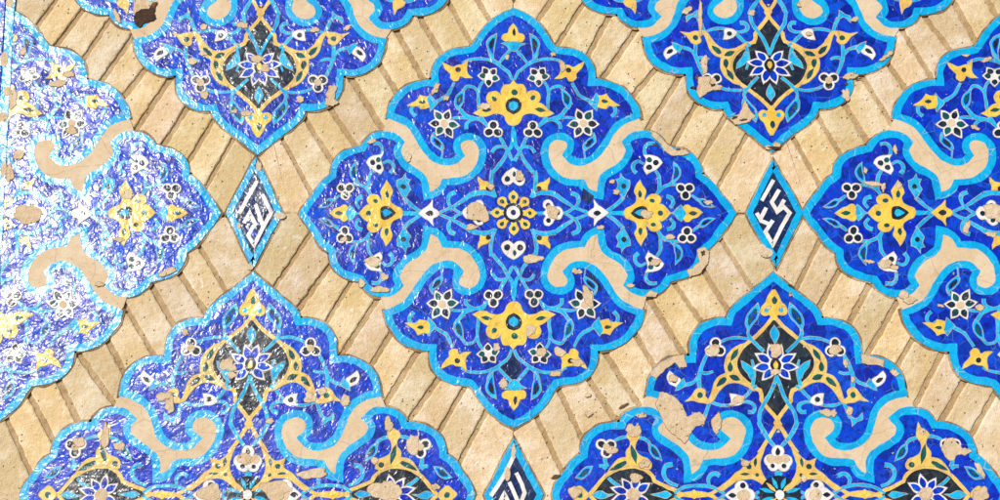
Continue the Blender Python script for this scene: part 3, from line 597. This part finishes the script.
    # lost tiles filled with plaster
    for pt in patches:
        bm = bmesh.new()
        if isinstance(pt, str):
            pl = [(p[0]+0, p[1]+0) for p in trace(pt, (X, Z))]
            dense = []
            for i in range(len(pl)):
                p, r = pl[i-1], pl[i]; k = max(1, int(math.hypot(r[0]-p[0], r[1]-p[1])/1.6))
                dense += [(p[0]+(r[0]-p[0])*j/k, p[1]+(r[1]-p[1])*j/k) for j in range(k)]
        else:
            px, py, rx, ry = pt[:4]; ang = math.radians(pt[4]) if len(pt) > 4 else 0
            u, v = W(px, py); u -= X; v -= Z; n = 22; dense = []
            for i in range(n):
                t = 2*PI*i/n; k = 1+0.55*noise.noise(Vector((px*.37+math.cos(t)*1.3, py*.37+math.sin(t)*1.3, 2.2)))
                x, y = rx*k*math.cos(t), ry*k*math.sin(t)
                dense.append((u+x*math.cos(ang)-y*math.sin(ang), v+x*math.sin(ang)+y*math.cos(ang)))
        out = []
        for p in dense:
            w = noise.noise_vector(Vector(((X+p[0])*.45, (Z+p[1])*.45, 7.7))); out.append((p[0]+w[0]*1.1, p[1]+w[1]*1.1))
        add_joint(bm, f3, out, LAY['patch'], 0.45); add_poly(bm, f3, out, LAY['patch'], 1.0); obj('plaster_patch', bm, None, root, ['patch_plaster', 'grout'])
    for px, py, rx, ry, ang in gaps:
        bm = bmesh.new(); u, v = W(px, py); u -= X; v -= Z; ca, sa = math.cos(math.radians(ang)), math.sin(math.radians(ang)); o_ = []
        for i in range(18):
            t = 2*PI*i/18; k = 1+0.6*noise.noise(Vector((px+math.cos(t)*1.6, py+math.sin(t)*1.6, 8))); x, y = rx*k*math.cos(t), ry*k*math.sin(t)
            o_.append((u+x*ca-y*sa, v+x*sa+y*ca))
        add_poly(bm, f3, o_, LAY['patch']+.13, .6); obj('broken_gap', bm, 'painted_hole_shade', root)  # patch lying on the surface, its dark colour painted as shade in a break
    return root

# ------------------------------------------------------------------ the brick wall
wall = thing('brick_wall', 'buff brick wall with slanting brick bands running between the blue medallions', 'wall', 0, 0)
wfr = Frame(0, 0)
bm = bmesh.new()
n = 90
X0, X1, Z0, Z1 = -640, 900, -ZC/S+0.0, 900
vs = [[bm.verts.new(((X0+(X1-X0)*i/n)*S, 0.0028+0.0006*noise.noise(Vector((i*.9, j*.9, 0))), (Z0+(Z1-Z0)*j/n)*S)) for i in range(n+1)] for j in range(n+1)]
for j in range(n):
    for i in range(n): bm.faces.new((vs[j][i], vs[j][i+1], vs[j+1][i+1], vs[j+1][i]))
bk = [bm.verts.new((x*S, 0.30, z*S)) for x, z in ((X0, Z0), (X1, Z0), (X1, Z1), (X0, Z1))]
bm.faces.new(bk[::-1])
for a, b, c, d in (((0, 0), (0, n), 0, 1), ((0, n), (n, n), 1, 2), ((n, n), (n, 0), 2, 3), ((n, 0), (0, 0), 3, 0)):
    bm.faces.new((vs[a[0]][a[1]], bk[c], bk[d], vs[b[0]][b[1]]))
obj('mortar_bed', bm, 'mortar', wall)
def J(s_): return [tuple(map(float, t.split(','))) for t in s_.split()]
def band(js, fmir=None):
    """js: list of joints ((X,Z),(X,Z)); one worn brick between each two"""
    bm = bmesh.new(); lay = bm.loops.layers.float_color.new('tone')
    if fmir: js = [(fmir(a), fmir(b)) for a, b in js]
    rnd = random.Random(int(abs(js[0][0][0]*7+js[0][0][1]*13)))
    for k in range(len(js)-1):
        (a, b), (c, d) = js[k], js[k+1]
        # shrink towards the middle for the mortar joint
        def mv_(p, q, w):
            L = math.hypot(q[0]-p[0], q[1]-p[1]) or 1; return (p[0]+(q[0]-p[0])/L*w, p[1]+(q[1]-p[1])/L*w)
        g1 = 2.8+rnd.uniform(-.6, .8); g2 = 3.0+rnd.uniform(-.6, .6)
        if k == 0: g1 = 0.4
        if k == len(js)-2: g2 = 0.4
        quad = [mv_(a, c, g1), mv_(c, a, g2), mv_(d, b, g2), mv_(b, d, g1)]
        ar = sum(quad[i-1][0]*quad[i][1]-quad[i][0]*quad[i-1][1] for i in range(4))
        if ar < 0: quad.reverse()
        base_h = rnd.uniform(-0.5, 0.35)
        rings = []
        for ins, hh in ((0, -5), (0, -1.6), (0.6, -0.5), (1.7, 0.0)):
            cx = sum(p[0] for p in quad)/4; cy = sum(p[1] for p in quad)/4; ring = []
            for i in range(4):
                p, q = quad[i], quad[(i+1) % 4]; L = math.hypot(q[0]-p[0], q[1]-p[1]) or 1; m = max(2, int(L/4))
                nx, ny = -(q[1]-p[1])/L, (q[0]-p[0])/L
                for s_ in range(m):
                    t = s_/m; x, y = p[0]+(q[0]-p[0])*t, p[1]+(q[1]-p[1])*t
                    if s_ == 0:
                        d0 = math.hypot(cx-x, cy-y); x += (cx-x)/d0*ins*1.5; y += (cy-y)/d0*ins*1.5
                        if ins == 0: x += (cx-x)/d0*0.9; y += (cy-y)/d0*0.9
                    else: x += nx*ins; y += ny*ins
                    w = noise.noise_vector(Vector((x*.16, y*.16, 1+k))); w2 = noise.noise_vector(Vector((x*.5, y*.5, 4)))
                    ring.append((x+w[0]*1.0+w2[0]*.8, y+w[1]*1.0+w2[1]*.8, base_h+hh))
            rings.append(ring)
        V = [[bm.verts.new((x*S, -h*.001, y*S)) for x, y, h in r] for r in rings]
        fs = []
        m = len(V[0])
        for r in range(3):
            for i in range(m): fs.append(bm.faces.new((V[r][i], V[r][(i+1) % m], V[r+1][(i+1) % m], V[r+1][i])))
        fs.append(bm.faces.new(V[3]))
        tr = rnd.uniform(.88, 1.06); yl = rnd.uniform(-.03, .05); pk = rnd.uniform(-.03, .03)
        col = (tr*(1+pk), tr*1.0, tr*(1-yl*2.6), 1)
        for f in fs:
            for l in f.loops: l[lay] = col
    bmesh.ops.recalc_face_normals(bm, faces=bm.faces[:])
    obj('brick_band', bm, 'brick', wall)
def mk(s_, start=None, end=None, ext=34):
    js = []
    for t in s_.split(';'):
        a, b = J(t); a, b = W(*a), W(*b)
        L = math.hypot(b[0]-a[0], b[1]-a[1]); ux, uy = (b[0]-a[0])/L, (b[1]-a[1])/L
        js.append([(a[0]-ux*ext, a[1]-uy*ext), (b[0]+ux*ext, b[1]+uy*ext)])
    if start: js.insert(0, start)
    if end: js.append(end)
    return js
cx0, cx1, cx2, cx3, cx4 = -505, -246, 13.5, 274, 529
up = lambda x: ((x, 320), (x, 245)); dn = lambda x: ((x, -168), (x, -245))
mid_t = lambda x: ((x, 113), (x, 38)); mid_b = lambda x: ((x, 38), (x, -37))
BANDS = [
 mk("56,0 40,22;85,6 60,40;111,18 88,52;130,40 104,77;146,68 127,92;168,82 140,123;187,108 167,139;213,121 192,156;233.6,139 206,187", up(cx0), mid_t(cx1)),
 mk("478,0 490,20;451,6 470,40;422,20 444,57;401,40 420,74;382,68 398,94;354,83 380,124;330,109 350,138;305,118 328,154;282,139 306,184", up(cx2), mid_t(cx1)),
 mk("552,0 541,16;583,4 560,40;609,16 589,53;633,35 606,74;665,58 637,92;671,90 648,128;696,105 674,144;722,122 703,156;746,138 720,184", up(cx2), mid_t(cx3)),
 mk("990,2 1002,24;964,20 976,42;928,20 952,52;902,30 932,78;886,60 908,92;866,82 890,120;844,103 868,142;820,120 844,160;796,142 823,190", up(cx4), mid_t(cx3)),
 mk("4,414 28,468;30,398 50,436;58,380 77,420;88,368 110,398;108,342 124,372;130,314 150,348;154,290 172,322;184,280 203,308;202,250 226,290", dn(cx0), mid_b(cx1)),
 mk("485,414 459,463;461,394 446,420;432,388 411,418;415,356 390,396;388,338 373,362;375,303 346,348;351,281 326,323;326,271 298,310;306,240 275,286", dn(cx2), mid_b(cx1)),
 mk("536,416 560,466;562,396 580,434;592,384 612,414;610,360 638,402;638,338 656,368;654,306 680,348;680,291 703,323;707,276 727,308;724,244 752,286", dn(cx2), mid_b(cx3)),
 mk("994,395 972,434;964,381 944,416;940,358 917,403;912,340 896,368;898,302 874,344;870,284 849,324;842,266 820,306;820,240 796,288", dn(cx4), mid_b(cx3)),
]
for k, b_ in enumerate(BANDS): band(b_)
MR = lambda p: (2*cx4-p[0], p[1])
for b_ in (BANDS[3], BANDS[7]): band(b_, MR)
for b_ in BANDS[:4]: band(b_, lambda p: (p[0], 640-p[1]))
for b_ in BANDS[4:]: band(b_, lambda p: (p[0], -490-p[1]))

# ------------------------------------------------------------------ medallions
medallion('A', 13.5, 38, 'whole blue medallion in the middle with a yellow rosette at its heart', [
 (478, 213, 13, 8.5), (553, 212.5, 6.5, 6), (484, 107, 6, 3.2), (520.5, 176, 4.2, 5), (436, 89, 2.4, 6, -30), (553, 55.5, 2.2, 2.2), (507.5, 58.5, 2, 2.2), (562, 67, 3.0, 5.5), (373, 262, 8, 5.2), (362, 284, 3, 4), (380, 290, 9, 2.4), (384, 278, 3, 4),
 "650,131 657,135 663,140 668,146 676,151 685,150 688,154 680,156 671,156 664,151 659,143 653,138", (533, 259, 8.5, 3.8), (588, 297, 4.6, 10, 20), (577, 272, 4.5, 2.6), (631, 286.5, 4, 2), (652, 295, 5, 3), (670, 238, 3.6, 2.4), (655, 262, 5, 3),
 "703,248 697,251 700,262 693,268 687,271 690,277 700,274 707,263 709,252", (555, 374, 5.5, 2.6), (578, 363, 7, 3.4), (490, 188, 3.6, 2.8), (471, 228, 5, 3), (646, 215, 6, 4), (707, 203, 4, 1.6), (616, 193, 3, 2), (408, 158, 3, 5, 20), (372, 142, 4, 1.8, 20), (503, 384, 3, 5), (541, 352, 4, 4), (560, 352, 6, 4), (497, 347, 3, 4), (446, 99, 3, 2), (530, 330, 5, 5), (601, 228, 3, 2), (612, 182, 3, 1.6), (343, 240, 3, 2)], sx=.985, kl=.91, navy=('511,349 523,369 512,384.5 500,368', '587,271 595,276 603,290 597,292 590,281', '583,188 594,197 590,204 581,199'), gaps=[(703, 254, 2.4, 2.6, 0), (655, 146, 4, .8, -25), (678, 150, 2, 1.8, 0)])
medallion('A', 529, 38, 'deep blue medallion cut off by the right edge of the view', [
 (865, 171, 1.6, 3.2), (873, 184, 8, 1.8, -8), (883, 188, 2, 4), (895, 150, 1.6, 4), (997, 213, 12, 9), (966, 227, 2.6, 7, -20), (975, 128, 4, 1.6, -20), (986, 60, 5, 2, 30), (965, 56, 4, 1.2), (990, 235, 5, 2.4), (884, 264, 7, 4), (893, 268, 4, 2), (909, 301, 7, 3), (904, 295, 5, 4), (868, 262, 4, 1.2), (979, 308, 4, 3), (898, 186, 2, 3), (940, 306, 3, 1.2)], sx=1.0)
medallion('A', -505, 38, 'half medallion against the turquoise edge strip, its glaze glittering white', [
 (60, 84, 9, 3.5), (70, 75, 6, 3), (14, 100, 4, 10), (28, 215, 12, 9), (72, 131, 6, 4), (20, 155, 6, 5), (10, 175, 4, 8), (129, 195, 6, 4), (100, 285, 4, 2), (168, 272, 9, 3, 25), (24, 28+25, 3, 4), (120, 240, 5, 2)], half=True, sx=.995)
medallion('B', 272, -247, 'deep blue lower right medallion, its left border partly lost to plaster', [
 "861,355 873,357.5 884,361 882,367 872,364.5 861,363", "893,369 899,375 895,377 889,372", "683,355 672,357 660,363 649,374 655,379 664,370 674,363 679,368 686,367", "660,392 673,396 681,404 687,417 693,414 705,417 704,424 695,427 690,433 684,444 668,430 655,405",
 (716, 424, 4.6, 9), (826, 413, 5, 3.5), (951, 449, 10, 9), (962, 452, 6, 4), (980.5, 495, 7, 7), (979, 470, 3, 8, 30), (775, 351, 6, 7), (775, 372, 5, 3), (713, 351, 6, 4.5), (737, 400, 8, 3, 25), (835, 350, 6.5, 4.5), (845, 363, 2, 4), (852, 380, 2, 3), (673, 379, 4.5, 3), (641, 415, 5, 2.2), (849, 411, 3, 4), (803, 478, 3, 3), (745, 463, 4, 3), (575, 492, 6, 5), (632, 430, 7, 6), (644, 464, 5, 4), (636, 478, 5, 4), (697, 416, 6, 4), (790, 295, 1.2, 2), (612, 450, 5, 4), (925, 494, 8, 5), (833, 413, 3, 3), (921, 432, 2.6, 3), (588, 395, 3, 2), (589, 414, 4, 2.4), (769, 308, 2, 1.6)], gaps=[(791, 287, 4, 1.1, -38), (556, 477, 5, 1.6, 15), (623, 406, 5, 1.2, 30), (905, 384, .8, 5, 12)])
medallion('B', -246, -247, 'lower left medallion with a dark ogee panel, washed over with pale reflections', [
 (228, 365, 8, 5.5, -20), (277, 489, 15, 9), (210, 493, 11, 8), (313, 474, 13, 5, 8), (165, 396, 8, 4, 20), (171, 405, 4.5, 8), (310, 398, 6, 5), (322, 391, 4, 3), (106, 436, 3.6, 13), (120, 447, 6, 4.5), (270, 421, 4, 2.4), (186, 333, 3, 3), (412, 445, 6, 9), (388, 425, 4, 7), (385, 492, 14, 8), (391, 489, 8, 8), (80, 443, 5, 5), (245, 459, 7, 5), (233, 375, 5, 3), (346, 400, 4, 5), (435, 487, 4, 3), (374, 461, 3, 3)])
medallion('B', 275, 320, 'blue medallion at the top edge, right of the middle one, with chipped border', [
 (700, 18, 1.8, 18), (704, 66, 3.4, 9), "698,78 710,77 709,84 713,90 705,95 700,99 696,92 698,86", "745,101 749,110 754,117 748,123 741,124 735,126 730,119 739,115", (850, 77, 8, 3.4, 20), (884, 59, 6, 1.8, 30), (853, 20, 4, 2, 20), (846, 96, 4, 6), (717, 88, 5, 3), (890, 54, 3, 2), (798, 6, 2, 2), (640+112, 14, 3, 3), (808, 34, 3, 2), (776, 145, 4, 2.5), (687, 12, 5, 3, 50), (768, 148, 3, 2)], sz=.97, gaps=[(775, 148.5, 7, 1.6, -8), (693, 88, 3, 1.2, 0), (734, 119, 4, 1.4, 25), (743, 121, 4, 1.2, 10), (846, 85, 1.6, 1.4, 0), (697, 78, 0.9, 4, 0), (858, 80, 3, .7, 15)])
medallion('B', -245, 320, 'blue medallion at the top edge, left of the middle one, under milky glare', [
 (258, 60, 6, 4.5), (331, 93, 5, 7), (331, 103, 6, 4), (192, 62, 4, 3), (204, 27, 3, 3), (205, 95, 4, 4), (118, 18, 2.4, 8, 20), (300, 100, 4, 3), (347, 29, 4, 2, 30), (247, 114, 5, 3), (235, 112, 3, 2), (315, 31, 4, 2), (144, 10, 10, 13), (203, 54, 4, 2), (266, 69, 4, 4), (243, 26, 5, 3)], sz=.985)

# the knocked-out hollow at the top left
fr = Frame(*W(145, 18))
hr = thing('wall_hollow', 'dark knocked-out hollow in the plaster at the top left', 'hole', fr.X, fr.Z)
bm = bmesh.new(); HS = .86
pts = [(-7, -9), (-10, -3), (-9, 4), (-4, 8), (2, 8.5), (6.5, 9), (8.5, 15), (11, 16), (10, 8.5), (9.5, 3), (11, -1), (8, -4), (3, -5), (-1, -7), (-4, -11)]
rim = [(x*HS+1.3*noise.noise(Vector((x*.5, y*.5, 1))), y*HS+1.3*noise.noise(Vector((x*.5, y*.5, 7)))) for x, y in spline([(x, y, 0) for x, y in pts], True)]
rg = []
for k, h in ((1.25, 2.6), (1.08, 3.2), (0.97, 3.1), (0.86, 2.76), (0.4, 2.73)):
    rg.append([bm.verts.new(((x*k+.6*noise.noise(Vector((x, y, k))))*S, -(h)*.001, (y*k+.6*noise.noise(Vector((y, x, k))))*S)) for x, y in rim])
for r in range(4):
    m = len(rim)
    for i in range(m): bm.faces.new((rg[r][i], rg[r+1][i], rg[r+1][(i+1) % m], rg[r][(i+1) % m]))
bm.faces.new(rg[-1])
obj('broken_rim', bm, 'painted_hole_shade', hr)  # shallow form; its dark colour paints in the shade of a deeper cavity

# ------------------------------------------------------------------ diamonds with script
def diamond(X, Z, label, letters, dot=None, gaps=(), hh=49):
    root = thing('script_diamond', label, 'diamond tile', X, Z, 'small lozenge tiles with white script')
    fr = Frame(X, Z)
    q = [(0, hh, 1), (25, 0, 1), (0, -hh, 1), (-25, 0, 1)]; line = spline(q, True, 2)
    bm = bmesh.new(); add_stroke(bm, fr, line, lambda t, b: 10.5, LAY['grout']-.2, True, .6); obj('grout_line', bm, 'grout', root)
    bm = bmesh.new(); add_poly(bm, fr, line, LAY['field'], 2.6); obj('field', bm, 'navy_glaze', root)
    bm = bmesh.new(); add_stroke(bm, fr, line, lambda t, b: 6.6+.5*noise.noise(Vector((b[0]*.2, b[1]*.2, X))), LAY['vine'], True, 2.4, bev=.3); obj('border', bm, 'turquoise_glaze', root)
    bm = bmesh.new()
    for s_ in letters:
        pts = [(u, v, 1) for u, v, _ in trace(s_, (X, Z))]
        add_stroke(bm, fr, spline(pts, False, 2), lambda t, b: 3.9, LAY['base'], False, .5, a=.5)
    obj('white_script', bm, 'white_glaze', root)
    if dot:
        bm = bmesh.new(); add_poly(bm, fr, [(u, v) for u, v, _ in trace(dot, (X, Z))], LAY['inlay'], .5); obj('blue_dot', bm, 'blue_glaze', root)
    for g in gaps:
        u, v = W(g[0], g[1]); bm = bmesh.new()
        add_poly(bm, fr, [(u-X+g[2]*(1+.4*noise.noise(Vector((i, g[0], 0))))*math.cos(i*PI/7), v-Z+g[3]*(1+.4*noise.noise(Vector((i, g[1], 5))))*math.sin(i*PI/7)) for i in range(14)], LAY['patch'], 1)
        obj('plaster_patch', bm, 'patch_plaster', root)
    return root
diamond(-246.5, 38.5, 'lozenge tile with white script left of the middle medallion, a blue dot in its letters', 
 ["257.5,181.5 239.5,214", "262.5,195 271.5,212.5 263,228.5 254.5,246 248.5,236 254.5,225.5", "256,205 263.5,227", "244,223.5 250,213.5 256.5,226"], "254,229.5 256.8,234 253.6,239 251.6,234.5", hh=52.5, gaps=[(258.5, 167.5, 3, 5), (280, 216, 6, 3.5), (250, 268, 3.5, 3), (239, 226, 2, 3)])
diamond(275.5, 38.5, 'lozenge tile with crisp white script right of the middle medallion, one corner broken',
 ["773.5,180.5 761.5,201.5", "779,190.5 771.5,203 777,212.5 783.5,207.5 789.5,213.5 781,228 772.5,245 765,232 772.5,221", "777,212.5 784,200.5", "756.5,213.5 761,221.5 768.5,224.5", "760.5,219 766,208.5"], hh=50.5, gaps=[(766, 253, 6.5, 5, 0), (762, 249, 4, 5)])
diamond(13.5, -247, 'lozenge tile cut by the bottom edge, white script on navy below the middle medallion',
 ["514,456 505,474 491,496", "516,473 521,483 524.5,493 521,502", "509,482 516.5,499 522,510", "498,506 504,494 510,506"], gaps=[(513.5, 452, 2, 8), (507, 474, 3, 7)])
diamond(13.5, 322, 'lozenge tile above the tip of the middle medallion at the very top edge', ["513,-90 495,-50", "520,-70 530,-45 515,-20"])

# ------------------------------------------------------------------ turquoise edge strip and the next panel at the far left
fr = Frame(-502.5, 38)
rt = thing('edge_strip', 'upright turquoise tile strip with blue mosaic beyond it at the left edge', 'tile strip', -502.5, 38)
bm = bmesh.new(); add_stroke(bm, fr, [(0, -560+i*8) for i in range(141)], lambda t, b: 9.2, 2.7, False, 4, bev=.3); obj('strip', bm, 'turquoise_glaze', rt)
bm = bmesh.new(); add_poly(bm, fr, [(-120, -560), (-6, -560), (-6, 560), (-120, 560)], 1.6, 4); obj('side_mosaic', bm, 'blue_glaze', rt)
bm = bmesh.new()
for k in range(-10, 11):
    add_stroke(bm, fr, spline([(-8, k*52), (-16, k*52+14), (-12, k*52+30), (-30, k*52+44)], False), lambda t, b: 3.4, 1.9, False, .3)
obj('vine', bm, 'cyan_glaze', rt)
for px, py, rx, ry in ((10, 4, 4, 5), (5, 60, 4, 8), (8, 92, 4, 5), (3, 118, 6, 5), (4, 170, 3, 8)):
    u, v = W(px, py); u += 502.5; v -= 38; bm = bmesh.new()
    add_poly(bm, fr, [(u+rx*(1+.4*noise.noise(Vector((i, py, 1))))*math.cos(i*PI/8), v+ry*(1+.4*noise.noise(Vector((i, px, 1))))*math.sin(i*PI/8)) for i in range(16)], 3.1, 1.2)
    obj('plaster_patch', bm, 'patch_plaster', rt)

# ------------------------------------------------------------------ ground in front of the wall (unseen, gives the bounce light of the court)
bm = bmesh.new(); g = [bm.verts.new(p) for p in ((-400, -400, 0), (400, -400, 0), (400, 400, 0), (-400, 400, 0))]; bm.faces.new(g)
go = obj('ground', bm, 'paving'); go['kind'] = 'structure'

# ------------------------------------------------------------------ camera, sun, sky
cam = bpy.data.cameras.new('camera'); co = bpy.data.objects.new('camera', cam); C.objects.link(co)
co.location = (0, -D, HC); co.rotation_euler = (PI/2+PITCH, 0, 0)
cam.sensor_width = 36; cam.lens = F/1000*36; cam.shift_y = (CY-250)/1000; cam.clip_start = 0.05; cam.clip_end = 2000
bpy.context.scene.camera = co
rx, rf, ru = ray(-98, 165)           # the sun stands where the glazes at the left of the wall mirror it
d = Vector((rx, -rf, ru)).normalized()
elev = math.asin(d.z); az = math.atan2(d.x, d.y)
sun = bpy.data.lights.new('sun', 'SUN'); so = bpy.data.objects.new('sun', sun); C.objects.link(so)
so.rotation_euler = d.to_track_quat('Z', 'Y').to_euler(); sun.energy = 3.15; sun.angle = math.radians(0.53); sun.color = (1, 0.98, 0.94)
w = bpy.data.worlds.new('World'); bpy.context.scene.world = w; w.use_nodes = True
t = w.node_tree; bg = t.nodes['Background']; sk = t.nodes.new('ShaderNodeTexSky'); sk.sky_type = 'NISHITA'; sk.sun_disc = False
sk.sun_elevation = elev; sk.sun_rotation = az; sk.air_density = 1.0; sk.dust_density = 1.2
t.links.new(sk.outputs[0], bg.inputs[0]); bg.inputs[1].default_value = 0.065
sc = bpy.context.scene
sc.view_settings.view_transform = 'Standard'; sc.view_settings.look = 'None'; sc.view_settings.exposure = 0.6; sc.view_settings.gamma = 1
print('sun elev', math.degrees(elev), 'az', math.degrees(az), 'objects', len(bpy.data.objects))
